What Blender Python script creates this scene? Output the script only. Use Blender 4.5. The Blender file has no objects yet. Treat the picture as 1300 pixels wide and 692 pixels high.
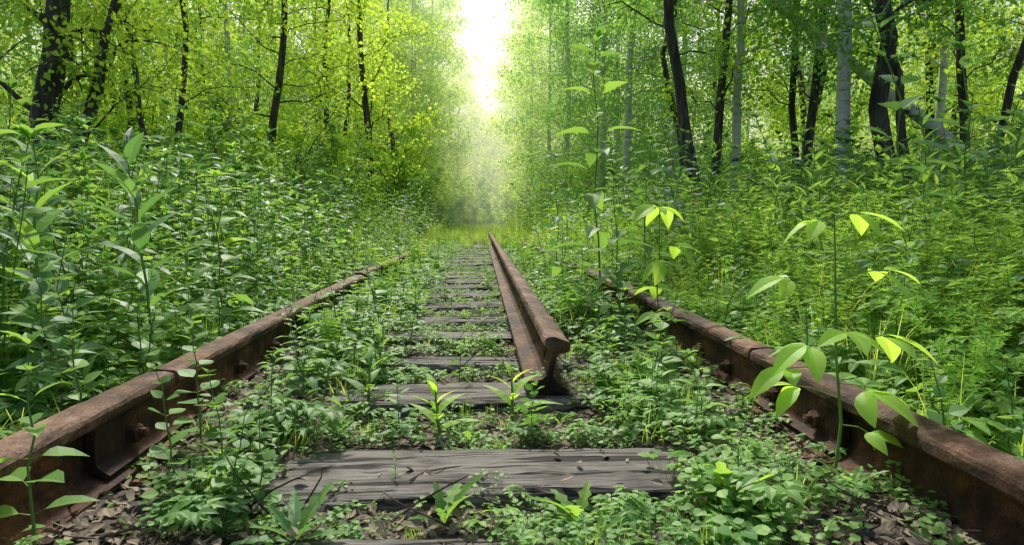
import bpy, math, numpy as np, random
from mathutils import Vector
rng=np.random.default_rng(7); random.seed(7)
sc=bpy.context.scene
sc.view_settings.view_transform='Standard'; sc.view_settings.look='None'; sc.view_settings.exposure=0
PXC=607.; F=850.
def wx(px,d): return (px-PXC)/F*d

# ------------------------------------------------------------------ materials
def newmat(name):
    m=bpy.data.materials.new(name); m.use_nodes=True
    nt=m.node_tree; nt.nodes.clear()
    out=nt.nodes.new('ShaderNodeOutputMaterial'); return m,nt,out
def nd(nt,t,**k):
    n=nt.nodes.new(t)
    for a,b in k.items(): setattr(n,a,b)
    return n
def mixrgb(nt,fac,a,b,blend='MIX'):
    n=nt.nodes.new('ShaderNodeMix'); n.data_type='RGBA'; n.blend_type=blend
    for s,v in ((n.inputs[0],fac),(n.inputs[6],a),(n.inputs[7],b)):
        if isinstance(v,(int,float)): s.default_value=v
        elif isinstance(v,tuple): s.default_value=(*v,1)
        else: nt.links.new(v,s)
    return n.outputs[2]
def math_(nt,op,a,b=0.0,c=None):
    n=nt.nodes.new('ShaderNodeMath'); n.operation=op
    vs=[a,b]+([c] if c is not None else [])
    for i,v in enumerate(vs):
        if isinstance(v,(int,float)): n.inputs[i].default_value=v
        else: nt.links.new(v,n.inputs[i])
    return n.outputs[0]
def ramp(nt,fac,stops):
    n=nt.nodes.new('ShaderNodeValToRGB'); el=n.color_ramp.elements
    while len(el)<len(stops): el.new(0.5)
    for e,(p,c) in zip(el,stops): e.position=p; e.color=(*c,1)
    nt.links.new(fac,n.inputs[0]); return n.outputs[0]
def noise(nt,scale,vec=None,detail=4,rough=.6):
    n=nt.nodes.new('ShaderNodeTexNoise'); n.inputs['Scale'].default_value=scale
    n.inputs['Detail'].default_value=detail; n.inputs['Roughness'].default_value=rough
    if vec is not None: nt.links.new(vec,n.inputs['Vector'])
    return n.outputs[0]
def mapping(nt,vec,scale):
    n=nt.nodes.new('ShaderNodeMapping'); n.inputs['Scale'].default_value=scale
    nt.links.new(vec,n.inputs['Vector']); return n.outputs[0]
def leafmat(name,c1,c2,trans=.5,rough=.5,ns=.6,gain=1.75,spec=.3):
    c1=tuple(min(.9,c*gain) for c in c1); c2=tuple(min(.9,c*gain) for c in c2)
    m,nt,out=newmat(name)
    g=nd(nt,'ShaderNodeNewGeometry'); oi=nd(nt,'ShaderNodeObjectInfo')
    n=noise(nt,ns,g.outputs['Position'],1)
    f=math_(nt,'MULTIPLY',g.outputs['Random Per Island'],.6)
    f=math_(nt,'MULTIPLY_ADD',oi.outputs['Random'],.45,f)
    f=math_(nt,'MULTIPLY_ADD',n,.9,f); f=math_(nt,'SUBTRACT',f,.47)
    col=ramp(nt,f,[(0,c1),(1,c2)])
    t=nd(nt,'ShaderNodeBsdfTranslucent')
    tc=mixrgb(nt,1.0,col,(1.68,1.46,.85),'MULTIPLY'); nt.links.new(tc,t.inputs[0])
    if spec>0:
        p=nd(nt,'ShaderNodeBsdfPrincipled'); p.inputs['Roughness'].default_value=rough
        p.inputs['Specular IOR Level'].default_value=spec
    else: p=nd(nt,'ShaderNodeBsdfDiffuse')
    nt.links.new(col,p.inputs[0])
    mx=nd(nt,'ShaderNodeMixShader'); mx.inputs[0].default_value=trans
    nt.links.new(p.outputs[0],mx.inputs[1]); nt.links.new(t.outputs[0],mx.inputs[2])
    nt.links.new(mx.outputs[0],out.inputs[0]); return m
def solid(name,stops,scale,mscale=(1,1,1),rough=.85,bump=.3,coord='Object',bdist=.01,detail=6):
    m,nt,out=newmat(name)
    tc=nd(nt,'ShaderNodeTexCoord'); v=mapping(nt,tc.outputs[coord],mscale)
    n=noise(nt,scale,v,detail,.65); col=ramp(nt,n,stops)
    p=nd(nt,'ShaderNodeBsdfPrincipled'); p.inputs['Roughness'].default_value=rough
    nt.links.new(col,p.inputs['Base Color'])
    b=nd(nt,'ShaderNodeBump'); b.inputs['Strength'].default_value=bump; b.inputs['Distance'].default_value=bdist
    nt.links.new(n,b.inputs['Height']); nt.links.new(b.outputs[0],p.inputs['Normal'])
    nt.links.new(p.outputs[0],out.inputs[0]); return m

M_herb =leafmat('herb_leaf',(.052,.135,.035),(.175,.31,.07))
M_herbd=leafmat('herb_leaf_dark',(.032,.10,.04),(.10,.21,.07),.4)
M_bed  =leafmat('bedstraw_leaf',(.07,.17,.036),(.215,.35,.08),spec=0)
M_grass=leafmat('grass_blade',(.11,.20,.045),(.28,.39,.11),spec=0)
M_low  =leafmat('groundcover_leaf',(.045,.125,.04),(.16,.28,.075),.45,gain=1.8)
M_sap  =leafmat('sapling_leaf',(.17,.31,.05),(.26,.43,.08),.58,gain=1.65)
M_shrub=leafmat('shrub_leaf',(.055,.145,.032),(.19,.33,.06),.5,ns=.35,spec=0)
M_tY   =leafmat('tree_leaf_yellow',(.095,.20,.03),(.30,.42,.075),.55,ns=.25,gain=1.85,spec=0)  # yellow-green foliage variant
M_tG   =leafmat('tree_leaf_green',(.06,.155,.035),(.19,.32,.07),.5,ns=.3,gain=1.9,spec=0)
M_tB   =leafmat('birch_leaf',(.07,.18,.065),(.19,.34,.12),.5,ns=.3,gain=1.85,spec=0)
M_mid  =leafmat('mid_leaf',(.19,.31,.11),(.36,.49,.18),.55,ns=.2,gain=1.7,spec=0)  # mid-distance foliage, some aerial haze mixed into the leaf colour
M_far  =leafmat('far_leaf',(.32,.44,.26),(.48,.58,.37),.55,ns=.15,gain=1.5,spec=0)  # farthest foliage, leaf colour paled to paint in distance haze
M_stem =solid('green_stem',[(.3,(.09,.19,.04)),(.7,(.19,.29,.07))],8,bump=.05)
M_dead =solid('dead_leaf',[(.3,(.13,.10,.07)),(.5,(.28,.23,.165)),(.7,(.48,.43,.35))],9,coord='Object',bump=.1)
M_bark =solid('bark_dark',[(.3,(.025,.021,.017)),(.5,(.07,.058,.046)),(.62,(.14,.12,.095)),(.75,(.24,.22,.19))],14,(1,1,.18),.95,.9,bdist=.03)
M_twig =solid('twig_bark',[(.3,(.03,.022,.015)),(.7,(.08,.06,.04))],10)
M_yel  =solid('yellow_petal',[(.3,(.7,.5,.02)),(.7,(.8,.62,.03))],5)
def birchbark():
    m,nt,out=newmat('birch_bark')
    tc=nd(nt,'ShaderNodeTexCoord')
    a=noise(nt,5,mapping(nt,tc.outputs['Object'],(1.2,1.2,5)),5)
    b=noise(nt,1.3,mapping(nt,tc.outputs['Object'],(1,1,1)),4)
    f=math_(nt,'MULTIPLY_ADD',b,.8,a); f=math_(nt,'MULTIPLY',f,.6)
    col=ramp(nt,f,[(.42,(.03,.026,.022)),(.455,(.30,.28,.25)),(.50,(.62,.60,.56)),(.7,(.78,.76,.72))])
    p=nd(nt,'ShaderNodeBsdfPrincipled'); p.inputs['Roughness'].default_value=.7
    nt.links.new(col,p.inputs['Base Color']); nt.links.new(p.outputs[0],out.inputs[0]); return m
M_birch=birchbark()
def rust():
    m,nt,out=newmat('rusty_steel')
    tc=nd(nt,'ShaderNodeTexCoord'); g=nd(nt,'ShaderNodeNewGeometry')
    s=nd(nt,'ShaderNodeSeparateXYZ'); nt.links.new(g.outputs['Position'],s.inputs[0])
    a=noise(nt,8,mapping(nt,tc.outputs['Object'],(1,.5,1)),9,.75)
    b=noise(nt,110,tc.outputs['Object'],6,.75); c=noise(nt,3.5,tc.outputs['Object'],5,.65)
    st=noise(nt,30,mapping(nt,tc.outputs['Object'],(1,1,.12)),4,.6)
    f=math_(nt,'MULTIPLY_ADD',b,.5,math_(nt,'MULTIPLY',a,.8))
    web=ramp(nt,f,[(.50,(.014,.009,.007)),(.60,(.055,.026,.014)),(.68,(.18,.075,.026)),(.80,(.38,.17,.06))])
    head=ramp(nt,f,[(.48,(.028,.017,.012)),(.57,(.10,.052,.030)),(.65,(.21,.105,.052)),(.72,(.29,.20,.15)),(.84,(.30,.12,.04))])
    h=nd(nt,'ShaderNodeMapRange'); h.inputs[1].default_value=.126; h.inputs[2].default_value=.152
    nt.links.new(s.outputs[2],h.inputs[0])
    col=mixrgb(nt,h.outputs[0],web,head)
    sp=ramp(nt,b,[(.53,(0,0,0)),(.60,(.85,.85,.85))]); 
    col=mixrgb(nt,sp,col,(.014,.010,.008))
    dk=ramp(nt,c,[(.40,(.30,.28,.27)),(.55,(1,1,1)),(.68,(1.25,1.1,.95))]); col=mixrgb(nt,1.,col,dk,'MULTIPLY')
    s2=ramp(nt,st,[(.4,(.5,.46,.45)),(.6,(1.,1,1))]); col=mixrgb(nt,.7,col,s2,'MULTIPLY')
    p=nd(nt,'ShaderNodeBsdfPrincipled'); p.inputs['Roughness'].default_value=.75; p.inputs['Specular IOR Level'].default_value=.35
    nt.links.new(col,p.inputs['Base Color'])
    bp=nd(nt,'ShaderNodeBump'); bp.inputs['Strength'].default_value=1.; bp.inputs['Distance'].default_value=.008
    nt.links.new(f,bp.inputs['Height']); nt.links.new(bp.outputs[0],p.inputs['Normal'])
    nt.links.new(p.outputs[0],out.inputs[0]); return m
M_rust=rust()
def wood():
    m,nt,out=newmat('weathered_wood')
    g=nd(nt,'ShaderNodeNewGeometry')
    a=noise(nt,14,mapping(nt,g.outputs['Position'],(.35,5.5,5.5)),8,.7)
    b=noise(nt,5,mapping(nt,g.outputs['Position'],(1,1.5,1)),5)
    cr=noise(nt,10,mapping(nt,g.outputs['Position'],(.22,4.,4)),3,.5)
    f=math_(nt,'MULTIPLY_ADD',b,.7,math_(nt,'MULTIPLY',a,.5))
    col=ramp(nt,f,[(.42,(.035,.030,.025)),(.54,(.11,.10,.087)),(.66,(.20,.187,.168)),(.8,(.31,.295,.27))])
    crk=ramp(nt,cr,[(.42,(.07,.06,.055)),(.455,(1,1,1))])
    col=mixrgb(nt,1.,col,crk,'MULTIPLY')
    ms=ramp(nt,b,[(.54,(0,0,0)),(.66,(.65,.65,.65))]); col=mixrgb(nt,ms,col,(.06,.06,.035))
    p=nd(nt,'ShaderNodeBsdfPrincipled'); p.inputs['Roughness'].default_value=.85
    nt.links.new(col,p.inputs['Base Color'])
    hh=math_(nt,'MULTIPLY_ADD',crk,.8,a)
    bp=nd(nt,'ShaderNodeBump'); bp.inputs['Strength'].default_value=.9; bp.inputs['Distance'].default_value=.009
    nt.links.new(hh,bp.inputs['Height']); nt.links.new(bp.outputs[0],p.inputs['Normal'])
    nt.links.new(p.outputs[0],out.inputs[0]); return m
M_wood=wood()
def soil():
    m,nt,out=newmat('soil')
    g=nd(nt,'ShaderNodeNewGeometry'); 
    a=noise(nt,30,g.outputs['Position'],8,.7)
    c1=ramp(nt,a,[(.3,(.022,.017,.012)),(.5,(.075,.057,.041)),(.62,(.17,.137,.10)),(.75,(.30,.26,.21))])
    c2=ramp(nt,a,[(.3,(.035,.075,.02)),(.7,(.12,.19,.045))])
    s=nd(nt,'ShaderNodeSeparateXYZ'); nt.links.new(g.outputs['Position'],s.inputs[0])
    ax=math_(nt,'ABSOLUTE',s.outputs[0])
    mr=nd(nt,'ShaderNodeMapRange'); mr.inputs[1].default_value=.9; mr.inputs[2].default_value=2.; nt.links.new(ax,mr.inputs[0])
    my=nd(nt,'ShaderNodeMapRange'); my.inputs[1].default_value=3; my.inputs[2].default_value=12.; nt.links.new(s.outputs[1],my.inputs[0])
    fac=math_(nt,'MAXIMUM',mr.outputs[0],my.outputs[0])
    col=mixrgb(nt,math_(nt,'MULTIPLY',fac,.85),c1,c2)
    p=nd(nt,'ShaderNodeBsdfPrincipled'); p.inputs['Roughness'].default_value=.95
    nt.links.new(col,p.inputs['Base Color'])
    bp=nd(nt,'ShaderNodeBump'); bp.inputs['Strength'].default_value=.6; bp.inputs['Distance'].default_value=.012
    nt.links.new(a,bp.inputs['Height']); nt.links.new(bp.outputs[0],p.inputs['Normal'])
    nt.links.new(p.outputs[0],out.inputs[0]); return m
M_soil=soil()
M_stone=solid('stone',[(.3,(.05,.046,.042)),(.7,(.17,.155,.135))],20,bump=.4)

# ------------------------------------------------------------------ mesh builder
class MB:
    def __init__(s): s.v=[];s.f=[];s.n=0
    def add(s,v,faces,mat):
        v=np.asarray(v,float).reshape(-1,3)
        for fa in faces:
            fa=np.asarray(fa,int)
            if fa.size: s.f.append((fa+s.n,mat))
        s.v.append(v); s.n+=len(v)
    def mesh(s,name,mats,smooth_mats=()):
        me=bpy.data.meshes.new(name); V=np.concatenate(s.v)
        me.vertices.add(len(V)); me.vertices.foreach_set('co',V.astype(np.float32).ravel())
        loops=np.concatenate([f.ravel() for f,_ in s.f]); tot=np.concatenate([np.full(len(f),f.shape[1]) for f,_ in s.f])
        mi=np.concatenate([np.full(len(f),m) for f,m in s.f])
        st=np.concatenate([[0],np.cumsum(tot)[:-1]])
        me.loops.add(len(loops)); me.loops.foreach_set('vertex_index',loops.astype(np.int32))
        me.polygons.add(len(tot)); me.polygons.foreach_set('loop_start',st.astype(np.int32)); me.polygons.foreach_set('loop_total',tot.astype(np.int32))
        me.polygons.foreach_set('material_index',mi.astype(np.int32))
        me.polygons.foreach_set('use_smooth',np.isin(mi,list(smooth_mats)))
        for m in mats: me.materials.append(m)
        me.update(calc_edges=True); me.validate(); return me
def norm(a):
    return a/np.maximum(np.linalg.norm(a,axis=-1,keepdims=True),1e-9)
def leaf_t(w=.3,nseg=4,fold=.25,droop=.15,a=.75,ser=0.,petiole=0.):
    V=[(0,0,0)]; 
    for i in range(1,nseg):
        y=i/nseg; ww=w*math.sin(math.pi*y**a)**.9*(1-ser*(i%2)); z=-droop*y*y; yy=petiole+y*(1-petiole)
        V+=[(-ww,yy+ser*.05,z+fold*ww),(0,yy,z),(ww,yy+ser*.05,z+fold*ww)]
    V.append((0,1,-droop)); t=len(V)-1
    T=[(0,2,1),(0,3,2),(t,t-3,t-2),(t,t-2,t-1)]
    Q=[]
    for i in range(nseg-2):
        b=1+3*i; Q+=[(b,b+1,b+4,b+3),(b+1,b+2,b+5,b+4)]
    return np.array(V,float),np.array(T),np.array(Q).reshape(-1,4)
def diamond(w=.3,fold=.2,mid=.42):
    V=np.array([(0,0,0),(-w,mid,fold*w),(0,1,-.1),(w,mid,fold*w)],float)
    return V,np.array([(0,2,1),(0,3,2)]),np.zeros((0,4),int)
def put(mb,tpl,P,D,N,S,mat):
    V,T,Q=tpl; P=np.atleast_2d(P).astype(float);n=len(P)
    D=norm(np.broadcast_to(np.asarray(D,float),(n,3))); N=np.broadcast_to(np.asarray(N,float),(n,3)); S=np.broadcast_to(np.asarray(S,float),(n,))
    X=norm(np.cross(D,N)+1e-6); Z=np.cross(X,D)
    W=P[:,None]+S[:,None,None]*(V[None,:,0:1]*X[:,None]+V[None,:,1:2]*D[:,None]+V[None,:,2:3]*Z[:,None])
    off=(np.arange(n)*len(V))[:,None,None]
    mb.add(W.reshape(-1,3),[(T[None]+off).reshape(-1,3),(Q[None]+off).reshape(-1,4)] if len(Q) else [(T[None]+off).reshape(-1,3)],mat)
def tube(mb,pts,rad,k,mat,rn=0.):
    pts=np.asarray(pts,float); n=len(pts); rad=np.broadcast_to(rad,(n,))
    tg=norm(np.gradient(pts,axis=0)); ref=np.array([1,0,0]) if abs(tg[0][0])<.8 else np.array([0,1,0])
    X=norm(np.cross(tg,ref)); Y=np.cross(tg,X)
    a=np.arange(k)/k*2*np.pi
    rr=rad[:,None]*(1+rn*rng.normal(size=(n,k)))
    R=pts[:,None]+rr[:,:,None]*(np.cos(a)[None,:,None]*X[:,None]+np.sin(a)[None,:,None]*Y[:,None])
    i=np.arange(n-1)[:,None]; j=np.arange(k)[None]; jn=(j+1)%k
    q=np.stack([i*k+j+0*jn,i*k+jn,(i+1)*k+jn,(i+1)*k+j],-1).reshape(-1,4)
    mb.add(R.reshape(-1,3),[q],mat)
def rv(n=1): return norm(rng.normal(size=(n,3)))
def obj(name,me,loc=(0,0,0),rot=(0,0,0),scale=1,coll=None,parent=None):
    o=bpy.data.objects.new(name,me); o.location=loc; o.rotation_euler=rot; o.scale=(scale,)*3
    (coll or sc.collection).objects.link(o)
    if parent: o.parent=parent
    return o

# ------------------------------------------------------------------ plants
def curve_stem(h,lean,n=8,wob=.01,az=None):
    az=rng.uniform(0,2*np.pi) if az is None else az; t=np.linspace(0,1,n)
    p=np.zeros((n,3)); p[:,2]=h*t; p[:,0]=math.cos(az)*lean*h*t**1.8; p[:,1]=math.sin(az)*lean*h*t**1.8
    p[1:]+=rng.normal(size=(n-1,3))*wob*h*[1,1,.2]; return p
def at(p,t):
    n=len(p)-1; f=min(max(t,0),.9999)*n; i=int(f); return p[i]*(1-(f-i))+p[i+1]*(f-i)
T_ov=leaf_t(.27,6,.25,.3,.7,.12); T_ov4=leaf_t(.28,4,.25,.25,.7); T_lan=leaf_t(.13,5,.3,.35,.8); T_nar=diamond(.16,.2); T_rnd=leaf_t(.5,5,.12,.1,.8,.1,.0)
T_jag=leaf_t(.17,9,.2,.4,1.25,.5); T_dia=diamond(.3); T_dia2=diamond(.36,.3,.45); T_drp=leaf_t(.25,8,.25,.5,.72,.1)
def nettle(mb,h=.8,ll=.1,pairs=10,lean=.12,tpl=None,start=.15,az=None):
    p=curve_stem(h,lean,az=az); tube(mb,p,np.linspace(.0045,.0015,len(p))*(h/.8)**.5,5,0)
    a0=rng.uniform(0,6.28)
    for i in range(pairs):
        t=start+(1-start)*i/(pairs-1); q=at(p,t); az=a0+i*math.pi/2+rng.normal()*.2
        l=ll*(1.05-.6*t**2)*rng.uniform(.8,1.15)
        for s in (0,math.pi):
            e=rng.uniform(-.1,.5)+.5*t
            d=np.array([math.cos(az+s)*math.cos(e),math.sin(az+s)*math.cos(e),math.sin(e)])
            tube(mb,[q,q+d*l*.25],[.0012,.0008],3,0)
            put(mb,tpl or T_ov,q+d*l*.25,d+[0,0,-.15],[rng.normal()*.15,rng.normal()*.15,1],l,1)
    for k in range(5):
        az=rng.uniform(0,6.28); put(mb,T_ov4,p[-1],[math.cos(az),math.sin(az),1.2],[math.cos(az)*-1,math.sin(az)*-1,.5],ll*.35,1)
def bedstraw(mb,h=.5,n=3):
    for s in range(n):
        hh=h*rng.uniform(.7,1.1); p=curve_stem(hh,.35,8,.02)+np.append(rng.normal(size=2)*.03,0); tube(mb,p,.0012,3,0)
        br=[p]
        for b in range(4):
            q=at(p,rng.uniform(.35,.9)); az=rng.uniform(0,6.28); L=rng.uniform(.08,.2)
            pp=np.array([q+np.array([math.cos(az)*.6,math.sin(az)*.6,.7])*L*u for u in (0,.35,.7,1)]); tube(mb,pp,.0008,3,0); br.append(pp)
        for bi,b in enumerate(br):
            m=12 if bi==0 else 5
            for i in range(m):
                q=at(b,(i+.8)/m); k=6; az=rng.uniform(0,1)+np.arange(k)/k*6.283
                D=np.stack([np.cos(az),np.sin(az),rng.uniform(.05,.7,k)],-1)
                put(mb,T_nar,np.tile(q,(k,1)),D,[0,0,1],rng.uniform(.03,.048)*(1 if bi==0 else .7),1)
def lanceo(mb,h=.7,ll=.2,n=16,lean=.1):
    p=curve_stem(h,lean); tube(mb,p,np.linspace(.006,.002,len(p)),5,0)
    for i in range(n):
        t=.12+.85*i/n; q=at(p,t); az=i*2.4+rng.normal()*.2; e=.55+.6*t
        d=np.array([math.cos(az)*math.cos(e),math.sin(az)*math.cos(e),math.sin(e)])
        put(mb,T_lan if i%3 else leaf_t(.15,6,.3,.5,.8),q,d,[-d[0],-d[1],1],ll*(1.1-.6*t)*rng.uniform(.8,1.1),1)
def grass(mb,h=.4,n=26,w=.004,spread=.04):
    for i in range(n):
        az=rng.uniform(0,6.28); hh=h*rng.uniform(.5,1.1); ln=rng.uniform(.1,.7); k=5
        t=np.linspace(0,1,k); b=np.append(rng.normal(size=2)*spread,0)
        d=np.array([math.cos(az),math.sin(az)]); sd=np.array([-d[1],d[0],0])
        c=np.zeros((k,3)); c[:,:2]=d*(ln*hh*t**2)[:,None]; c[:,2]=hh*(t-.25*ln*t**2.5); c+=b
        ww=w*(1-t**1.5)+.0003
        v=np.concatenate([c-sd*ww[:,None],c+sd*ww[:,None]])
        q=[(j,j+k,j+k+1,j+1) for j in range(k-1)]; mb.add(v,[q],1)
def roundcover(mb,n=22,r=.1,h=.05,ls=.028,tpl=None):
    for i in range(n):
        a=rng.uniform(0,6.28); rr=r*math.sqrt(rng.uniform()); b=np.array([math.cos(a)*rr,math.sin(a)*rr,0]); top=b+[rng.normal()*.01,rng.normal()*.01,h*rng.uniform(.4,1.1)]
        tube(mb,[b*.8,top],[.0008,.0006],3,0)
        az=rng.uniform(0,6.28)
        put(mb,tpl or T_rnd,top,[math.cos(az),math.sin(az),.1],[rng.normal()*.3,rng.normal()*.3,1],ls*rng.uniform(.6,1.25),1)
def trifol(mb,n=7,h=.12,ls=.045,five=False):
    for i in range(n):
        az=rng.uniform(0,6.28); hh=h*rng.uniform(.5,1.1); o=rng.uniform(.2,.7)*h
        pts=[np.array([math.cos(az)*o*u**1.5,math.sin(az)*o*u**1.5,hh*u]) for u in (0,.4,.75,1)]; tube(mb,pts,[.0014,.0012,.001,.0008],3,0)
        for k in ((-1.3,-.65,0,.65,1.3) if five else (-1.25,0,1.25)):
            d=[math.cos(az+k),math.sin(az+k),.05]; put(mb,T_ov,pts[-1],d,[rng.normal()*.15,rng.normal()*.15,1],ls*rng.uniform(.85,1.15),1)
def dandelion(mb,n=9,L=.15):
    for i in range(n):
        az=i*6.28/n+rng.normal()*.3; e=rng.uniform(.5,1.25)
        put(mb,T_jag,[0,0,0],[math.cos(az)*math.cos(e),math.sin(az)*math.cos(e),math.sin(e)],[-math.cos(az),-math.sin(az),1],L*rng.uniform(.6,1.1),1)
def shrub(mb,h=1.8,n=1300,ls=.07,nst=7,R=.8):
    anc=[]
    for s in range(nst):
        az=rng.uniform(0,6.28); hh=h*rng.uniform(.6,1.05); t=np.linspace(0,1,7); o=R*rng.uniform(.3,1)
        p=np.stack([math.cos(az)*o*t**1.4,math.sin(az)*o*t**1.4,hh*t],-1); p[1:]+=rng.normal(size=(6,3))*.04
        tube(mb,p,np.linspace(.014,.003,7),4,0)
        for b in range(7):
            q=at(p,rng.uniform(.2,1)); d=rv()[0]; d[2]=abs(d[2])*.5; L=rng.uniform(.2,.5)*h*.35
            pp=np.array([q,q+d*L*.5,q+d*L+[0,0,-.03]]); tube(mb,pp,[.005,.003,.001],3,0)
            for u in np.linspace(.2,1,6): anc.append(at(pp,u))
        for u in np.linspace(.3,1,6): anc.append(at(p,u))
    anc=np.array(anc); P=anc[rng.integers(0,len(anc),n)]+rng.normal(size=(n,3))*.055
    D=rv(n); D[:,2]=D[:,2]*.4-.1; N=rng.normal(size=(n,3))*.5+[0,0,1]
    put(mb,T_dia if ls<.06 else leaf_t(.3,3,.3,.2,.8),P,D,N,ls*rng.uniform(.6,1.2,n),1)

def lib(cname,items):
    c=bpy.data.collections.new(cname)
    for i,(nm,fn,mats) in enumerate(items):
        mb=MB(); fn(mb); me=mb.mesh(nm,mats); o=bpy.data.objects.new('%02d_%s'%(i,nm),me); c.objects.link(o)
    return c
def scatter(name,coll,P,idx,scl,tilt=.12,mat=None,rotz=None):
    n=len(P); me=bpy.data.meshes.new(name); me.vertices.add(n); me.vertices.foreach_set('co',np.asarray(P,np.float32).ravel())
    rot=np.stack([rng.normal(size=n)*tilt,rng.normal(size=n)*tilt,rng.uniform(0,6.283,n) if rotz is None else rotz],-1)
    a=me.attributes.new('rot','FLOAT_VECTOR','POINT'); a.data.foreach_set('vector',rot.astype(np.float32).ravel())
    a=me.attributes.new('scl','FLOAT','POINT'); a.data.foreach_set('value',np.asarray(scl,np.float32))
    a=me.attributes.new('idx','INT','POINT'); a.data.foreach_set('value',np.asarray(idx,np.int32))
    o=obj(name,me)
    ng=bpy.data.node_groups.new(name+'_gn','GeometryNodeTree')
    ng.interface.new_socket('Geometry',in_out='INPUT',socket_type='NodeSocketGeometry')
    ng.interface.new_socket('Geometry',in_out='OUTPUT',socket_type='NodeSocketGeometry')
    gi=ng.nodes.new('NodeGroupInput'); go=ng.nodes.new('NodeGroupOutput')
    ci=ng.nodes.new('GeometryNodeCollectionInfo'); ci.inputs['Collection'].default_value=coll
    ci.inputs['Separate Children'].default_value=True; ci.inputs['Reset Children'].default_value=True
    ip=ng.nodes.new('GeometryNodeInstanceOnPoints'); ip.inputs['Pick Instance'].default_value=True
    def na(nm,dt):
        x=ng.nodes.new('GeometryNodeInputNamedAttribute'); x.data_type=dt; x.inputs['Name'].default_value=nm
        return [s for s in x.outputs if s.enabled and s.name=='Attribute'][0]
    L=ng.links.new
    L(gi.outputs[0],ip.inputs['Points']); L(ci.outputs[0],ip.inputs['Instance'])
    L(na('idx','INT'),ip.inputs['Instance Index']); L(na('rot','FLOAT_VECTOR'),ip.inputs['Rotation']); L(na('scl','FLOAT'),ip.inputs['Scale'])
    L(ip.outputs[0],go.inputs[0])
    md=o.modifiers.new('scatter','NODES'); md.node_group=ng; return o

# ------------------------------------------------------------------ ground
def gz(x,y):
    x=np.asarray(x,float);y=np.asarray(y,float);ax=np.abs(x)
    z=-.03+.0*x
    z=z+np.where(ax>1.0,np.minimum((ax-1.)*.085,.9),0)
    z=z+(.036+.012*np.sin(y*5.3+x*4)+.008*np.sin(y*11+1+x*9))*np.clip((ax-.42-.06*np.sin(y*3.1+x))/.12,0,1)*np.clip((1.05-ax)/.2,0,1)
    bump=(np.sin(x*7.1+y*3.3)+np.sin(x*-4.7+y*8.9+1)+np.sin(x*13.+y*11.3))*.004
    big=(np.sin(x*.9+y*.6)+np.sin(x*-.5+y*.83+2))*.05*np.clip((ax-1.5)/2,0,1)
    return z+bump+big
def axis(fine,step,far):
    a=list(np.arange(0,fine,step)); s=step
    while a[-1]<far: s*=1.18; a.append(a[-1]+s)
    return np.array(a)
ay=np.concatenate([-axis(.5,.05,60)[::-1][:-1],axis(9,.04,600)])
axx=axis(2.2,.035,400); ax_=np.concatenate([-axx[::-1][:-1],axx])
X,Y=np.meshgrid(ax_,ay); Z=gz(X,Y); Z+=np.where((np.abs(X)<2.5)&(Y<10),rng.normal(size=X.shape)*.003,0)
ny,nx=X.shape; i=np.arange(ny-1)[:,None]; j=np.arange(nx-1)[None]
q=np.stack([i*nx+j,i*nx+j+1,(i+1)*nx+j+1,(i+1)*nx+j],-1).reshape(-1,4)
mb=MB(); mb.add(np.stack([X,Y,Z],-1).reshape(-1,3),[q],0); obj('ground',mb.mesh('ground',[M_soil],(0,)))

# ------------------------------------------------------------------ rails
half=[(.068,0),(.068,.011),(.046,.0175),(.02,.027),(.010,.042),(.008,.062),(.008,.103),(.013,.117),(.036,.125),(.0395,.130),(.0395,.146),(.036,.154),(.029,.1585),(.014,.161)]
prof=half+[(-x,z) for x,z in half[::-1]]
def sweep(mb,prof,ys,xf,zf,tilt=0,mat=0,jit=.0008):
    pr=np.array(prof,float); c,s=math.cos(tilt),math.sin(tilt); pr=np.stack([pr[:,0]*c+pr[:,1]*s,-pr[:,0]*s+pr[:,1]*c],-1)
    n=len(ys);k=len(pr); V=np.zeros((n,k,3))
    V[:,:,0]=pr[None,:,0]+np.array([xf(y) for y in ys])[:,None]; V[:,:,1]=np.array(ys)[:,None]; V[:,:,2]=pr[None,:,1]+np.array([zf(y) for y in ys])[:,None]
    V+=rng.normal(size=V.shape)*jit
    i=np.arange(n-1)[:,None]; j=np.arange(k)[None]; jn=(j+1)%k
    q=np.stack([i*k+j+0*jn,(i+1)*k+j+0*jn,(i+1)*k+jn,i*k+jn],-1).reshape(-1,4)
    mb.add(V.reshape(-1,3),[q,np.arange(k)[None],(np.arange(k)[::-1]+(n-1)*k)[None]],mat)
def mkrail(y0,y1,xf,zf,tilt=0,step=.05):
    mb=MB(); sweep(mb,prof,np.arange(y0,y1+.001,step),xf,zf,tilt); me=mb.mesh('steel_rail',[M_rust]); return obj('steel_rail',me)
lx=lambda y:-.80+.004*math.sin(y*1.3); l0=lambda y:.0
rL1=mkrail(-.6,1.665,lx,l0); rL2=mkrail(1.675,4.45,lx,lambda y:-.001)
rL3=mkrail(4.56,7.75,lambda y:-.815+.012*(y-4.5),lambda y:.004-.004*(y-4.5))
rx=lambda y:.80-.0016*max(y-3,0)**2.1 if y<12 else .80-.0016*9**2.1-(y-12)*.03
rR1=mkrail(-.6,1.86,rx,l0); rR2=mkrail(1.868,15,rx,lambda y:.001)
TL=.24
mk=lambda y:.192+.0035*(y-2)
rM=mkrail(2.0,17,mk,lambda y:.012,TL)
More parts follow.
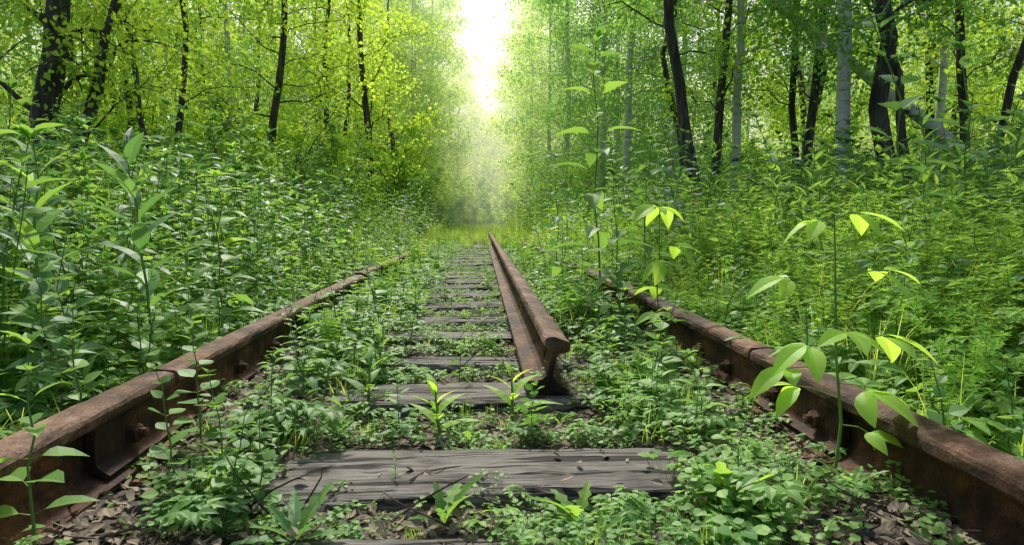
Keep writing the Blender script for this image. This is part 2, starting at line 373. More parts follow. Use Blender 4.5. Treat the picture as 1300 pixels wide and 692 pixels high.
try:
    bm_=MB()
    for yy in (2.17,2.40):
        c,s=math.cos(TL),math.sin(TL); ctr=np.array([mk(yy)+.080*s,yy,.012+.080*c]); d=np.array([c,0,-s])*.05
        k=16; n0=bm_.n; tube(bm_,[ctr-d,ctr+d],[.018,.018],k,0)
        bm_.f.append((np.arange(k)[::-1][None]+n0,0)); bm_.f.append((np.arange(k)[None]+n0+k,0))
    cut=obj('cutter',bm_.mesh('cutter',[M_rust]))
    md=rM.modifiers.new('b','BOOLEAN'); md.object=cut; md.operation='DIFFERENCE'; md.solver='EXACT'
    bpy.context.view_layer.update(); dg=bpy.context.evaluated_depsgraph_get()
    nm=bpy.data.meshes.new_from_object(rM.evaluated_get(dg)); rM.modifiers.clear()
    if len(nm.vertices)>100: rM.data=nm
    bpy.data.objects.remove(cut)
except Exception as e: print('bool',e)
fp=[(.0095,.034),(.05,.0195),(.054,.027),(.034,.039),(.029,.047),(.029,.097),(.033,.114),(.030,.122),(.012,.114)]
def joint(parent,xf,y0,y1,side,bolts):
    mb=MB(); pr=[(a*side,b) for a,b in fp]
    if side<0: pr=pr[::-1]
    sweep(mb,pr,np.arange(y0,y1,.05),xf,lambda y:0.001)
    obj('fishplate',mb.mesh('fishplate',[M_rust]),parent=parent)
    for yb in bolts:
        mb=MB(); x=xf(yb); z=.070
        b0=np.array([x+side*.027,yb,z]); u=np.array([side,0,0.])
        tube(mb,[b0,b0+u*.004,b0+u*.0045,b0+u*.018,b0+u*.021,b0+u*.0215],[.028,.028,.022,.0215,.015,.0001],6,0)
        tube(mb,[b0+u*.018,b0+u*.034,b0+u*.036],[.0115,.0115,.0001],10,0)
        obj('bolt',mb.mesh('bolt',[M_rust]),parent=parent)
joint(rL2,lx,1.32,2.62,1,(1.46,1.78,2.10,2.45)); joint(rR1,rx,1.38,2.42,-1,(1.48,1.70,2.03,2.30))
# ------------------------------------------------------------------ sleepers
sy=[.985,1.41,2.04,2.5,3.06,3.55]; 
while sy[-1]<15: sy.append(sy[-1]+.54+rng.normal()*.05)
for kk,y in enumerate(sy):
    mb=MB(); n=70; xs=np.linspace(-1.3,1.3,n); w=.135 if kk<2 else .125
    ring=[(-w,-.12),(-w,-.02),(-w+.006,-.006),(-w+.018,0)]+[(-w+.018+(2*w-.036)*u,0) for u in np.linspace(0,1,9)[1:-1]]+[(w-.018,0),(w-.006,-.006),(w,-.02),(w,-.12)]
    ring=np.array(ring); k=len(ring); V=np.zeros((n,k,3)); V[:,:,0]=xs[:,None]
    edge=np.cumsum(rng.normal(size=n))*.0034; edge-=np.linspace(edge[0],edge[-1],n)
    V[:,:,1]=ring[None,:,0]+edge[:,None]*(ring[None,:,0]/w)+rng.normal(size=(n,k))*.0018
    top=-.004+.006*np.sin(xs*3+kk)[:,None]
    V[:,:,2]=ring[None,:,1]+top+rng.normal(size=(1,k))*.003+rng.normal(size=(n,k))*.0011
    i=np.arange(n-1)[:,None]; j=np.arange(k-1)[None]
    q=np.stack([i*k+j,(i+1)*k+j,(i+1)*k+j+1,i*k+j+1],-1).reshape(-1,4)
    mb.add(V.reshape(-1,3),[q[:, ::-1],np.arange(k)[None],(np.arange(k)[::-1]+(n-1)*k)[None]],0)
    o=obj('wooden_sleeper',mb.mesh('wooden_sleeper',[M_wood]),(0,y,-.003 if kk<4 else .002),(0,0,-.045 if kk==0 else (-.012 if kk==1 else rng.normal()*.02)))
    if kk<8:
        for sx in (-.8,.8):
            m2=MB(); bx=np.array([(-.13,-.08),(.13,-.08),(.13,.08),(-.13,.08)])
            v=[(a,b,-.01) for a,b in bx]+[(a,b,.002) for a,b in bx*.98]
            m2.add(v,[[(4,5,6,7),(0,1,5,4),(1,2,6,5),(2,3,7,6),(3,0,4,7)]],0)
            for px_,py_ in ((-.09,-.05),(.09,.05)):
                tube(m2,[(px_,py_,0),(px_,py_,.014),(px_,py_,.022),(px_,py_,.0225)],[.009,.011,.013,.0001],6,0)
            obj('tie_plate',m2.mesh('tie_plate',[M_rust]),(sx,0,0.001),parent=o)

# ------------------------------------------------------------------ libraries
NV=lambda **k:(lambda mb:nettle(mb,**k))
herbs=lib('herb_library',[
 ('nettle_a',NV(h=.85,ll=.135),[M_stem,M_herb]),('nettle_b',NV(h=.7,ll=.105,pairs=9),[M_stem,M_herb]),('nettle_c',NV(h=1.0,ll=.15,pairs=11,lean=.2),[M_stem,M_herbd]),
 ('bedstraw_a',lambda mb:bedstraw(mb,.55,3),[M_stem,M_bed]),('bedstraw_b',lambda mb:bedstraw(mb,.7,3),[M_stem,M_bed]),('bedstraw_c',lambda mb:bedstraw(mb,.42,4),[M_stem,M_bed]),
 ('lanceolate_a',lambda mb:lanceo(mb,.6,.17,16),[M_stem,M_herb]),('lanceolate_b',lambda mb:lanceo(mb,.8,.13,24),[M_stem,M_bed]),
 ('grass_a',lambda mb:grass(mb,.45,34,.0035),[M_stem,M_grass]),('grass_b',lambda mb:grass(mb,.6,30,.004),[M_stem,M_grass]),
 ('goutweed_a',lambda mb:trifol(mb,10,.4,.095,True),[M_stem,M_herb]),('goutweed_b',lambda mb:trifol(mb,9,.3,.08),[M_stem,M_herbd]),
 ('nettle_small',NV(h=.5,ll=.065,pairs=11,lean=.2),[M_stem,M_bed])])
low=lib('groundcover_library',[
 ('round_a',lambda mb:roundcover(mb,26,.1,.05,.03),[M_stem,M_low]),('round_b',lambda mb:roundcover(mb,34,.12,.07,.026),[M_stem,M_low]),('round_c',lambda mb:roundcover(mb,30,.09,.04,.022,T_ov4),[M_stem,M_herb]),
 ('trifoliate_a',lambda mb:trifol(mb,8,.09,.04),[M_stem,M_low]),('trifoliate_b',lambda mb:trifol(mb,7,.12,.045),[M_stem,M_herb]),
 ('dandelion',lambda mb:dandelion(mb,8,.13),[M_stem,M_herb]),('seedling',NV(h=.16,ll=.035,pairs=6),[M_stem,M_herb]),('seedling_b',NV(h=.22,ll=.03,pairs=9,tpl=T_rnd),[M_stem,M_low]),
 ('short_grass',lambda mb:grass(mb,.14,14,.0022,.03),[M_stem,M_grass]),('small_bedstraw',lambda mb:bedstraw(mb,.2,2),[M_stem,M_bed])])
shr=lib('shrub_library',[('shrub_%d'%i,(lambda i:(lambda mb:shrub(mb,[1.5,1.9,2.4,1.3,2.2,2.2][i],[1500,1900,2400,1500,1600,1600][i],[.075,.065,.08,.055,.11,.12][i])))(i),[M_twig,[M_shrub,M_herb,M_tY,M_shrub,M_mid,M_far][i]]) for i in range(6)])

Ps=[];I=[];S=[]
def addh(n,x0,x1,y0,y1,choices,probs,s0,s1,pw=1.):
    y=y0+(y1-y0)*rng.uniform(size=n)**pw; x=rng.uniform(x0,x1,n)
    idx=rng.choice(choices,n,p=np.array(probs)/sum(probs)); s=rng.uniform(s0,s1,n)
    edge=np.clip((np.abs(x)-.9)/.8,0,1); s=s*(.5+.5*edge)
    Ps.append(np.stack([x,y,gz(x,y)-.01],-1)); I.append(idx); S.append(s)
addh(540,-2.6,-.97,1.2,5,[0,1,2,3,5,6,7,8,10,11],[4,4,3,1,1,2,1,2,3,3],.65,1.0)
addh(1150,-5.5,-1.0,4,12,[0,1,2,3,4,6,7,8,9,10,11],[3,3,3,1,2,1,2,2,1,3,2],.8,1.25)
addh(850,-5,-2.2,2,7,[0,1,2,3,7,9,10],[4,4,3,1,2,1,2],.75,1.15)
addh(850,.97,3.2,1.2,5,[3,4,5,7,8,9,1,11,12,10],[3,3,3,2,3,2,4,2,4,2],.65,1.0)
addh(1450,1.0,7,4,12,[3,4,5,7,8,9,0,2,12,10],[3,3,2,3,3,2,4,3,4,2],.75,1.2)
addh(600,2.5,7,2.2,7,[3,4,7,9,0,12,2],[3,3,3,2,4,3,2],.8,1.2)
addh(110,1.8,7,3,11,[0,2,6,7],[3,3,2,2],1.15,1.55); addh(60,-6,-1.8,3,11,[0,2,6],[3,3,2],1.1,1.45)
addh(1700,-14,-1.0,12,40,[0,2,7,9,10,12],[3,3,3,3,2,2],1.2,1.8)
addh(1700,1.0,14,12,40,[0,2,7,9,12],[2,1,4,3,3],1.2,1.8)
addh(1300,-1.3,1.3,11,45,[12,7,8,9],[2,2,4,4],.5,1.1)
addh(110,-.8,-.45,6,11,[12,5,8],[2,1,3],.3,.6); addh(110,.35,.8,5,11,[12,5,8,1],[2,1,3,1],.3,.7); addh(80,-.5,.4,7.5,12,[12,5,8],[1,1,3],.25,.4)
scatter('roadside_herbs',herbs,np.concatenate(Ps),np.concatenate(I),np.concatenate(S),.15)
def dens(x,y,s=1.): return .5+.25*(np.sin(x*2.3*s+y*1.1*s)+np.sin(-x*1.7*s+y*2.9*s+2))
n=8200; x=rng.uniform(-.78,.78,n); y=.95+12*rng.uniform(size=n)**1.2
keep=np.ones(n,bool); syA=np.array(sy)
onany=np.zeros(n,bool)
for k_,yy in enumerate(sy):
    on=np.abs(y-yy)<(.15 if k_==1 else .14 if k_<4 else .15); onany|=on
    xl,xr=((-.44,.40) if k_==1 else (-.32+.07*math.sin(k_*2.1),.15+.08*math.sin(k_*3.3)) if k_>=2 else (-.45,.0))
    cl=on&(x>xl+.04*np.sin(y*9))&(x<xr)
    keep&=~(cl&(rng.uniform(size=n)<(.97 if k_<5 else .92)))
keep&=(dens(x,y,4.5)>.42)|(rng.uniform(size=n)<.32)|(y>3.6)
keep&=~((x<-.6)&(y<2.7)&(rng.uniform(size=n)<.6)); keep&=~((x>.6)&(y<2.2)&(rng.uniform(size=n)<.6))
keep&=~((y<1.3)&(x<-.25)&(np.sin(x*14+y*9)>-.1)&(rng.uniform(size=n)<.75))
keep&=~((x>.08)&(x<.34)&(y>1.95)&(y<3.2)&(rng.uniform(size=n)<.8))
x=x[keep];y=y[keep];onany=onany[keep];n=len(x)
idx=rng.choice(10,n,p=[.23,.2,.18,.13,.08,.03,.04,.03,.06,.02]); s=rng.uniform(.5,1.15,n)
mid=((np.abs(x)<.40)|((np.abs(x)>.56)&(y<2.7)))
s*=np.where(mid,np.where(y>3.3,.46,.6),1.); idx=np.where(mid&np.isin(idx,[4,6,7,9])&(rng.uniform(size=n)<.7),0,idx); idx=np.where((y<2.2)&(idx==9),3,idx)
s*=np.where(y<1.9,.85,1)
zz=np.where(onany,np.maximum(gz(x,y),-.008),gz(x,y))
scatter('track_groundcover',low,np.stack([x,y,zz],-1),idx,s,.14)
n=1100; x=rng.uniform(.9,1.3,n)*rng.choice([-1,1],n); y=rng.uniform(1,9,n)
scatter('rail_edge_groundcover',low,np.stack([x,y,gz(x,y)],-1),rng.choice(9,n),rng.uniform(.9,1.6,n),.15)
def deadleaf(s):
    def f(mb):
        V,T,Q=leaf_t(.3,6,.3+.2*s,.3*s,.8,.2); V=V*.03; V[:,2]+=.004; mb.add(V,[T,Q],0)
    return f
def twig(mb): tube(mb,[(0,0,.004),(.05,.01,.006),(.11,0,.005),(.15,-.02,.006)],[.0022,.0018,.0014,.0008],4,0)
lit=lib('litter_library',[('dead_leaf_a',deadleaf(.2),[M_dead]),('dead_leaf_b',deadleaf(-.8),[M_dead]),('dead_leaf_c',deadleaf(1.2),[M_dead]),('twig',twig,[M_twig])])
n=12000; x=rng.uniform(-.8,.8,n); y=.93+5.5*rng.uniform(size=n)**1.7
on=np.min(np.abs(y[:,None]-syA[None]),1)<.14; k_=~on|(rng.uniform(size=n)<.035)|(np.abs(x)>.45); x=x[k_];y=y[k_];on=on[k_];n=len(x)
scatter('leaf_litter',lit,np.stack([x,y,np.where(on,np.maximum(.001,gz(x,y)+.001),gz(x,y)+.001)],-1),rng.choice(4,n,p=[.31,.3,.3,.09]),rng.uniform(.35,1.2,n),.35)
def stone(mb):
    import bmesh
    bm=bmesh.new(); bmesh.ops.create_icosphere(bm,subdivisions=2,radius=.02); V=np.array([v.co[:] for v in bm.verts]); Fc=np.array([[v.index for v in f.verts] for f in bm.faces]); bm.free()
    V=V*rng.uniform(.6,1.2,3)+np.round(V/.012)*.005; mb.add(V,[Fc],0)
sto=lib('stone_library',[('stone_%d'%i,stone,[M_stone]) for i in range(4)])
n=170; x=np.where(rng.uniform(size=n)<.7,rng.normal(.62,.06,n)*rng.choice([-1,1,1],n),rng.uniform(-.8,.8,n)); y=1+4*rng.uniform(size=n)
scatter('ballast_stones',sto,np.stack([x,y,gz(x,y)+.003],-1),rng.choice(4,n),rng.uniform(.3,.9,n),1.)
xs_,ys_,is_,ss_=[],[],[],[]
def adds(n,x0,x1,y0,y1,ch,s0,s1):
    xs_.append(rng.uniform(x0,x1,n));ys_.append(rng.uniform(y0,y1,n));is_.append(rng.choice(ch,n));ss_.append(rng.uniform(s0,s1,n))
adds(24,-7,-3.0,5,10,[0,1,3],.55,.85); adds(60,-9,-2.2,9,18,[0,1,2,3],.7,1.2); adds(80,-20,-2.2,17,34,[0,1,2,4],.9,1.7)
adds(14,4.8,9,6.5,11,[0,1,3],.4,.6); adds(45,3,13,10,18,[0,1,3],.5,.9); adds(70,2.8,22,17,34,[0,1,2,3],.8,1.6)
adds(70,-14,-1.9,30,60,[4],1.1,1.9); adds(70,1.7,14,30,60,[4],1.1,1.9); adds(20,-2,2,36,45,[4],.3,.6); adds(60,-4,4,44,70,[5],.8,1.7)
x=np.concatenate(xs_);y=np.concatenate(ys_)
scatter('forest_shrubs',shr,np.stack([x,y,gz(x,y)-.05],-1),np.concatenate(is_),np.concatenate(ss_),.08)

# ------------------------------------------------------------------ trees
def tree(seed,H=11,r0=.13,cb=1.8,R=2.2,nleaf=9000,ls=.085,lean=(0,0),nlimb=30,bark=None,leaf=None,droop=.1,wob=.04,up=.5,curve=1.2,sig=.17,name='tree'):
    global rng
    keep=rng; rng=np.random.default_rng(seed); mb=MB()
    n=14; t=np.linspace(0,1,n); p=np.zeros((n,3)); p[:,2]=H*t-.15*(t==0); p[:,0]=lean[0]*t**curve; p[:,1]=lean[1]*t**curve
    w=np.cumsum(rng.normal(size=(n,2)),0)*wob; p[:,:2]+=w-w[0]
    pd=np.stack([np.interp(np.linspace(0,1,40),t,p[:,c]) for c in range(3)],-1); td=np.linspace(0,1,40)
    rad=r0*(1-td)**.75+.012; rad[:2]*=[1.25,1.08]
    tube(mb,pd,rad,10,0,.045)
    anc=[];outd=[]
    for i in range(nlimb):
        u=(i+rng.uniform())/nlimb; tt=cb/H+(0.97-cb/H)*u; q=at(p,tt); az=i*2.4+rng.normal()*.5
        L=R*(math.sin(math.pi*(.18+.8*u))**.7)*rng.uniform(.65,1.15); e=up*rng.uniform(.3,1.5)
        k=6; s=np.linspace(0,1,k)
        pts_=q+np.stack([math.cos(az)*L*s*math.cos(e),math.sin(az)*L*s*math.cos(e),L*(s*math.sin(e)-droop*s**2.2)],-1); pts_[1:]+=rng.normal(size=(k-1,3))*.05*L
        r=max(r0*(1-tt)*.36,.007)*rng.uniform(.6,1.1); tube(mb,pts_,np.linspace(r,r*.25,k),5,0)
        for b in range(6):
            s0=rng.uniform(.25,1); qq=at(pts_,s0); d=rv()[0]+np.array([math.cos(az),math.sin(az),.1])*.7; d=d/np.linalg.norm(d); l=L*rng.uniform(.2,.45)
            pp=np.array([qq,qq+d*l*.5+[0,0,.03*l],qq+d*l+[0,0,-droop*l]]); tube(mb,pp,[r*.35,r*.22,r*.08],3,0)
            for u2 in (.3,.5,.7,.85,1): anc.append(at(pp,u2)); outd.append(d)
        for u2 in (.5,.7,.85,1): anc.append(at(pts_,u2)); outd.append([math.cos(az),math.sin(az),0])
    anc=np.array(anc); outd=np.array(outd); 
    wgt=rng.uniform(size=len(anc))**1.5; wgt/=wgt.sum()
    ii=rng.choice(len(anc),nleaf,p=wgt); P=anc[ii]+rng.normal(size=(nleaf,3))*sig*np.array([1,1,.7])
    D=rv(nleaf)+outd[ii]*.6+[0,0,-.35]; N=rng.normal(size=(nleaf,3))*.6+[0,0,1]
    put(mb,T_dia2,P,D,N,ls*rng.uniform(.6,1.2,nleaf),1)
    me=mb.mesh(name,[bark or M_bark,leaf or M_tG],(0,)); rng=keep; return me
def place(name,me,px,d,rz=0,s=1,x=None):
    X_=wx(px,d) if x is None else x
    return obj(name,me,(X_,d,float(gz(X_,d))-.05),(0,0,rz),s)
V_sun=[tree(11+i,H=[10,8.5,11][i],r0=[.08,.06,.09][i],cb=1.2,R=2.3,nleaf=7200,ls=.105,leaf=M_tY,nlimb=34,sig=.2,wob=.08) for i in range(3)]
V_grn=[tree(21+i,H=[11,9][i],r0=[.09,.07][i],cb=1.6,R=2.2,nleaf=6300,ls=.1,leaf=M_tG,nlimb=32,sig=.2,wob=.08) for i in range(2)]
V_bir=[tree(31+i,H=[12,10][i],r0=[.09,.065][i],cb=2.2,R=1.9,nleaf=6000,ls=.08,bark=M_birch,leaf=M_tB,nlimb=34,droop=.45,sig=.17) for i in range(2)]
V_den=[tree(41+i,H=[13,11][i],r0=.1,cb=.25,R=2.2,nleaf=20000,ls=.085,bark=M_birch,leaf=M_tB,nlimb=60,droop=.3,sig=.2) for i in range(2)]
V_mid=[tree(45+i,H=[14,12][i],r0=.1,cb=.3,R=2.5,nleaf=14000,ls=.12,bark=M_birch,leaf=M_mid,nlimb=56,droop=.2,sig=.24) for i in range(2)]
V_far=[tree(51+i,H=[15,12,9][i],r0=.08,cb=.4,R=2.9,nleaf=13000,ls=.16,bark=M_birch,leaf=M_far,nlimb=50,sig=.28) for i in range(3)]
V_dk=[tree(61+i,H=[11,10,9][i],r0=[.11,.065,.05][i],cb=[2.6,2.0,2.0][i],R=2.0,nleaf=4000,ls=.09,leaf=[M_tG,M_tY,M_tG][i],nlimb=26,wob=.09,sig=.2,lean=[(0,0),(.7,.2),(-.5,0)][i]) for i in range(3)]
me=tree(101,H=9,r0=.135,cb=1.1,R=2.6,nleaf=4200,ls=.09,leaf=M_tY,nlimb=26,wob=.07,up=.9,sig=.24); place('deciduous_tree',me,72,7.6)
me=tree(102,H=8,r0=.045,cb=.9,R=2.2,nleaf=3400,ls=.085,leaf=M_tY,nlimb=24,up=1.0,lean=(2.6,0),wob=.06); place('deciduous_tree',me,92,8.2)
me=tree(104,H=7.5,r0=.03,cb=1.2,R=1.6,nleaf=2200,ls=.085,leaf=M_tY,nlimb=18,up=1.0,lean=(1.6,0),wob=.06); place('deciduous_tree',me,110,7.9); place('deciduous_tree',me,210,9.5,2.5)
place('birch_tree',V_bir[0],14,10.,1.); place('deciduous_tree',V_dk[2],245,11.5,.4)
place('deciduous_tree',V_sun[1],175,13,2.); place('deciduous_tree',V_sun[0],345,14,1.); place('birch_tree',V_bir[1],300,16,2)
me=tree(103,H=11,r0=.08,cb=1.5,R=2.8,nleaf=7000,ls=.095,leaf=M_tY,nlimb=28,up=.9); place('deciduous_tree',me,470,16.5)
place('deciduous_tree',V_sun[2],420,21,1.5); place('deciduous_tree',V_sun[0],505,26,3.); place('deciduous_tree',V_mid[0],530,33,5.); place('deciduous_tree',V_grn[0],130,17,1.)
me=tree(111,H=10,r0=.08,cb=2.6,R=1.7,nleaf=4000,leaf=M_tG,lean=(-1.6,0),nlimb=22,wob=.07,curve=1.); place('deciduous_tree',me,893,9.6)
place('deciduous_tree',V_dk[1],906,10.8,2.5); place('birch_tree',V_bir[1],932,11.,1.2); place('deciduous_tree',V_dk[2],868,12.5,2.)
place('deciduous_tree',V_dk[1],1025,10.5,2.2); place('deciduous_tree',V_dk[2],1003,11,3.1); place('birch_tree',V_bir[0],1080,8.8,3.4)
place('deciduous_tree',V_dk[0],1120,8.6,.2); place('deciduous_tree',V_dk[2],1158,8.6,1.3); place('deciduous_tree',V_dk[1],1243,10.,5.); place('birch_tree',V_bir[1],1200,11.5,.3)
place('deciduous_tree',V_dk[2],1290,9.,5.); place('birch_tree',V_bir[0],795,16.,5.)
me=tree(112,H=6.2,r0=.10,cb=4.5,R=1.5,nleaf=2500,bark=M_birch,leaf=M_tB,lean=(-8.,.5),nlimb=14,wob=.03,curve=1.05); place('leaning_birch_tree',me,1345,10.)
for (xx,yy,v,r,s) in [(4.6,15.5,0,0,.8),(3.5,19,1,1,.9),(3.0,23,0,2,.95),(5.8,19,1,4,1.),(5.2,25,0,5,1.05)]:
    place('birch_tree',V_den[v],0,yy,r,s,x=xx)
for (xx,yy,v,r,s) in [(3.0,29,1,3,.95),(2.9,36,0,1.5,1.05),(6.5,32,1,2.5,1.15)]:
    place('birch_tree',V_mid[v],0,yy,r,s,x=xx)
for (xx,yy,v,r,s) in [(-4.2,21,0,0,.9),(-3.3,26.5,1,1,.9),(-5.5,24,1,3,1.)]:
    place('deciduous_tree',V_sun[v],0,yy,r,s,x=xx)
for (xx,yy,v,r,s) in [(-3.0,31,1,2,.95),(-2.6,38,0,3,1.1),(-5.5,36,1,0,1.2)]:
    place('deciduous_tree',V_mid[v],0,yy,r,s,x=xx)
def treelib(cn,meshes):
    c=bpy.data.collections.new(cn)
    for i,m in enumerate(meshes): c.objects.link(bpy.data.objects.new('%02d_%s'%(i,cn),m))
    return c
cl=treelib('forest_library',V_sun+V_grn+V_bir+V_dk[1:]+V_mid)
x,y=[],[]
def area(n,x0,x1,y0,y1,mind=1.9):
    c=0;tries=0
    while c<n and tries<n*30:
        tries+=1; a=rng.uniform(x0,x1);b=rng.uniform(y0,y1)
        if all((a-u)**2+(b-v)**2>mind**2 for u,v in zip(x,y)): x.append(a);y.append(b);c+=1
area(18,-24,-6,14,30); area(19,6.5,24,14.5,30); area(22,-36,-6,30,56,2.6); area(22,6.5,38,30,56,2.6)
x=np.array(x);y=np.array(y); n=len(x)
idx=np.where(x<0,rng.choice([0,1,2,0,1,2,3,5,8],n),rng.choice([0,1,2,3,0,6,5,7,8],n))
idx=np.where(y>30,rng.choice([9,10,0],n),idx)
scatter('forest_trees',cl,np.stack([x,y,gz(x,y)-.05],-1),idx,rng.uniform(.85,1.2,n),.04)
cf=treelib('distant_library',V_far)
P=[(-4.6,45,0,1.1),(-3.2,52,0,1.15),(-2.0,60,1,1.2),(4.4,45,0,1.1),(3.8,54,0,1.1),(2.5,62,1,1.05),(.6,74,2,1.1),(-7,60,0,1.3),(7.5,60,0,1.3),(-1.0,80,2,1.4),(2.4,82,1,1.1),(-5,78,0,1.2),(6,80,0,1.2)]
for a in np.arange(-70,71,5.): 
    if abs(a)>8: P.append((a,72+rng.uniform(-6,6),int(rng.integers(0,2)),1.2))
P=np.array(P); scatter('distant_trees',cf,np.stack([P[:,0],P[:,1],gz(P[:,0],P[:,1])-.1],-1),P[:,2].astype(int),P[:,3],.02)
m,nt,out=newmat('haze')
vs=nd(nt,'ShaderNodeVolumeScatter'); vs.inputs['Color'].default_value=(.99,1,.98,1); vs.inputs['Density'].default_value=.0125; vs.inputs['Anisotropy'].default_value=.6
nt.links.new(vs.outputs[0],out.inputs['Volume'])
mb=MB(); a,b,c,d,e,f=-18,18,22,100,-1,14
mb.add([(a,c,e),(b,c,e),(b,d,e),(a,d,e),(a,c,f),(b,c,f),(b,d,f),(a,d,f)],[[(0,3,2,1),(4,5,6,7),(0,1,5,4),(1,2,6,5),(2,3,7,6),(3,0,4,7)]],0)
obj('haze',mb.mesh('haze',[m]))

# ------------------------------------------------------------------ individual foreground plants
def hero(name,fn,mats,x,y,rz=0,z=None):
    mb=MB(); fn(mb); return obj(name,mb.mesh(name,mats),(x,y,float(gz(x,y)) if z is None else z),(0,0,rz))
def sap(mb,h=.5,nodes=()):
    p=np.array([(0,0,0),(.01,.0,.12),(.0,.01,.25),(-.012,0,.38),(-.02,.0,h)]); tube(mb,p,[.0035,.003,.0027,.002,.0015],6,0)
    for (t,ax_,pl,e,ls,k) in nodes:
        q=at(p,t); a=math.radians(ax_); d=np.array([math.cos(a)*math.cos(e),math.sin(a)*math.cos(e),math.sin(e)])
        m=q+d*pl*.6; en=q+d*pl+[0,0,-.01]; tube(mb,[q,m,en],[.0016,.0013,.001],4,0)
        tp=leaf_t(.25,9,.22,.38,.85,.04)
        angs=(0,) if k==1 else ((-1.0,0,1.0) if k==3 else (-1.35,-.7,0,.7,1.35))
        for g in angs:
            dd=np.array([math.cos(a+g),math.sin(a+g),rng.uniform(-.55,.1)]); put(mb,tp,en-d*pl*(.12*abs(g)),dd,[rng.normal()*.2,rng.normal()*.2-.25,1],ls*rng.uniform(.85,1.1)*(1 if g==0 else .85),1)
sn=[(.98,-10,.05,.5,.08,3),(.96,175,.04,.6,.075,3),(.78,0,.10,.35,.09,3),(.75,180,.11,.35,.085,3),(.52,-20,.10,.5,.11,3),(.5,200,.09,.45,.095,3),(.40,-60,.06,.1,.10,3),(.34,150,.09,.3,.085,3),(.24,-30,.05,.0,.07,3),(.6,-95,.05,.3,.085,3),(.44,190,.12,.2,.08,3)]
hero('maple_sapling',lambda mb:sap(mb,.53,sn),[M_stem,M_sap],.69,1.26)
hero('maple_sapling',lambda mb:sap(mb,.57,[(.98,0,.05,.4,.12,3),(.98,170,.05,.4,.12,3),(.8,-40,.08,.1,.12,3),(.7,200,.09,.3,.12,3),(.5,20,.08,.2,.11,3),(.35,190,.07,.2,.10,3)]),[M_stem,M_sap],.66,2.45,1.)
for (nm,fn,mt,xx,yy) in [
 ('tall_nettle',NV(h=1.42,ll=.21,pairs=14,lean=.03,start=.1,tpl=T_drp),M_herb,.62,3.5),
 ('tall_nettle',NV(h=1.0,ll=.16,pairs=12,lean=.05,tpl=T_drp),M_herb,.98,4.0),
 ('tall_nettle',NV(h=.72,ll=.15,pairs=9,tpl=T_drp),M_herb,.62,3.0),
 ('tall_nettle',NV(h=.8,ll=.15,pairs=9,tpl=T_drp),M_herb,.55,4.4),('tall_nettle',NV(h=1.,ll=.16,pairs=10,tpl=T_drp),M_herbd,.62,5.4),
 ('broadleaf_weed',lambda mb:lanceo(mb,.82,.26,20),M_herbd,-1.06,2.15),
 ('broadleaf_weed',lambda mb:lanceo(mb,.75,.22,18),M_herb,-1.3,2.0),
 ('nettle_plant',NV(h=.75,ll=.16,pairs=9,tpl=T_drp),M_herb,-1.25,1.75),('nettle_plant',NV(h=.85,ll=.16,pairs=10,tpl=T_drp),M_herbd,-1.6,2.3),
 ('nettle_plant',NV(h=.8,ll=.16,pairs=10,tpl=T_drp),M_herb,-1.5,1.9),('nettle_plant',NV(h=.7,ll=.14,pairs=10,tpl=T_drp),M_herb,-1.0,2.6),
 ('nettle_plant',NV(h=.8,ll=.16,pairs=10,tpl=T_drp),M_herbd,-1.35,2.6),('nettle_plant',NV(h=.9,ll=.16,pairs=10,tpl=T_drp),M_herb,-1.9,2.7),
 ('nettle_plant',NV(h=.34,ll=.075,pairs=7,start=.2),M_herb,-.70,1.03),
 ('nettle_plant',NV(h=.26,ll=.04,pairs=8,tpl=T_rnd),M_herb,-.60,1.28),('nettle_plant',NV(h=.22,ll=.04,pairs=8,tpl=T_rnd),M_herb,-.56,1.42),('nettle_plant',NV(h=.25,ll=.045,pairs=8),M_herb,-.66,2.4),('nettle_plant',NV(h=.33,ll=.05,pairs=9),M_herb,-.62,2.65),
 ('nettle_plant',NV(h=.28,ll=.05,pairs=9,tpl=T_rnd),M_herb,-.5,2.75),('nettle_plant',NV(h=.3,ll=.05,pairs=9),M_herb,.5,2.3),('nettle_plant',NV(h=.35,ll=.07,pairs=9),M_herb,.58,2.7),('nettle_plant',NV(h=.35,ll=.06,pairs=9),M_herb,-.64,3.1),
 ('broadleaf_weed',lambda mb:lanceo(mb,.14,.13,8),M_sap,-.12,1.72),('broadleaf_weed',lambda mb:lanceo(mb,.14,.12,7),M_sap,.08,1.85),('broadleaf_weed',lambda mb:lanceo(mb,.16,.12,7),M_herb,-.34,1.95),('broadleaf_weed',lambda mb:lanceo(mb,.2,.13,9),M_herb,-.36,2.3),
 ('dandelion_plant',lambda mb:dandelion(mb,7,.12),M_herb,.17,1.2),('dandelion_plant',lambda mb:dandelion(mb,6,.11),M_herb,-.08,1.2),('dandelion_plant',lambda mb:dandelion(mb,9,.12),M_low,.28,1.08),('dandelion_plant',lambda mb:dandelion(mb,8,.11),M_low,-.33,1.12)]:
    hero(nm,fn,[M_stem,mt],xx,yy)
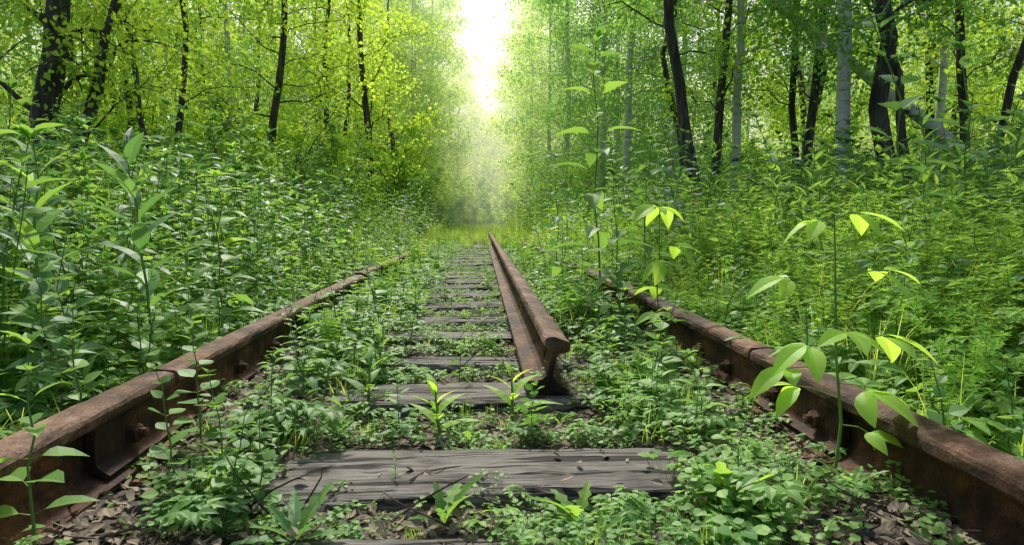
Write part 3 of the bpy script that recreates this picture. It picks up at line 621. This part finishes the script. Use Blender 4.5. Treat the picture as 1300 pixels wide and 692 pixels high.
for (xx,yy,h,l) in [(-.42,1.72,.24,.05),(-.50,1.85,.28,.05),(-.36,2.27,.26,.045),(-.45,2.3,.3,.05),(-.56,2.05,.3,.055),(-.30,2.78,.28,.05),(-.52,3.3,.34,.06),(-.4,3.3,.28,.05),(-.62,3.8,.38,.06),(-.45,4.3,.38,.06),(-.6,5.,.45,.07),(-.5,5.8,.4,.07),
      (.46,1.75,.2,.05),(.52,2.0,.26,.055),(.44,2.28,.24,.05),(.5,3.3,.36,.07),(.42,3.8,.3,.06),(.38,4.6,.3,.06),(.12,1.66,.14,.035),(-.08,2.25,.16,.035),(.52,5.2,.45,.08),(.45,6.2,.5,.08),
      (-.52,1.62,.2,.045),(-.22,1.7,.15,.04),(-.34,3.8,.3,.055),(-.25,4.6,.28,.05),(-.56,2.6,.34,.055),(.55,1.62,.2,.05),(.36,1.7,.16,.04),(.6,2.2,.3,.06),(-.4,6.6,.45,.07),(.06,5.2,.24,.05),
      (-.48,1.25,.2,.035),(-.66,1.55,.3,.05),(-.44,2.9,.34,.055),(.64,3.9,.5,.08),(.6,4.9,.55,.08),(-.66,4.4,.45,.07),(-.32,3.3,.3,.05)]:
    hero('nettle_plant',NV(h=h,ll=l*1.15,pairs=7+int(rng.integers(0,3)),tpl=[T_rnd,T_ov,T_drp][int(rng.integers(0,3))],lean=.2),[M_stem,[M_herb,M_low,M_bed][int(rng.integers(0,3))]],xx,yy)
def butter(mb):
    for i in range(5):
        a=i*1.2566; put(mb,leaf_t(.42,4,.1,-.3,.9),[0,0,0],[math.cos(a),math.sin(a),.3],[0,0,1],.014,0)
bl=lib('flower_library',[('buttercup',butter,[M_yel])])
n=40; x=rng.uniform(1.1,4.5,n);y=rng.uniform(3,9,n); scatter('buttercup_flowers',bl,np.stack([x,y,gz(x,y)+rng.uniform(.35,.7,n)],-1),np.zeros(n),rng.uniform(.8,1.3,n),.3)

# ------------------------------------------------------------------ light and camera
EL,AZ=math.radians(48),math.radians(-5)
w=bpy.data.worlds.new('World'); sc.world=w; w.use_nodes=True; nt=w.node_tree
bg=nt.nodes['Background']; bg.inputs[1].default_value=.15
sk=nt.nodes.new('ShaderNodeTexSky'); sk.sky_type='NISHITA'; sk.sun_disc=False; sk.sun_elevation=EL; sk.sun_rotation=AZ
sk.dust_density=5; sk.air_density=1.; nt.links.new(sk.outputs[0],bg.inputs[0])
sd=bpy.data.lights.new('sun','SUN'); sd.energy=5; sd.angle=math.radians(5); sd.color=(1,.955,.85)
so=bpy.data.objects.new('sun',sd); sc.collection.objects.link(so)
dv=Vector((math.sin(AZ)*math.cos(EL),math.cos(AZ)*math.cos(EL),math.sin(EL))); so.rotation_euler=(-dv).to_track_quat('-Z','Y').to_euler(); so.location=(0,0,20)
cd=bpy.data.cameras.new('camera'); cd.sensor_width=36; cd.lens=F/1300*36; cd.clip_start=.02; cd.clip_end=2000
co=bpy.data.objects.new('camera',cd); sc.collection.objects.link(co); co.location=(-.015,0,.535)
co.rotation_euler=(math.radians(90-4.7),0,-math.atan(43/850)); sc.camera=co
print('objects',len(bpy.data.objects))
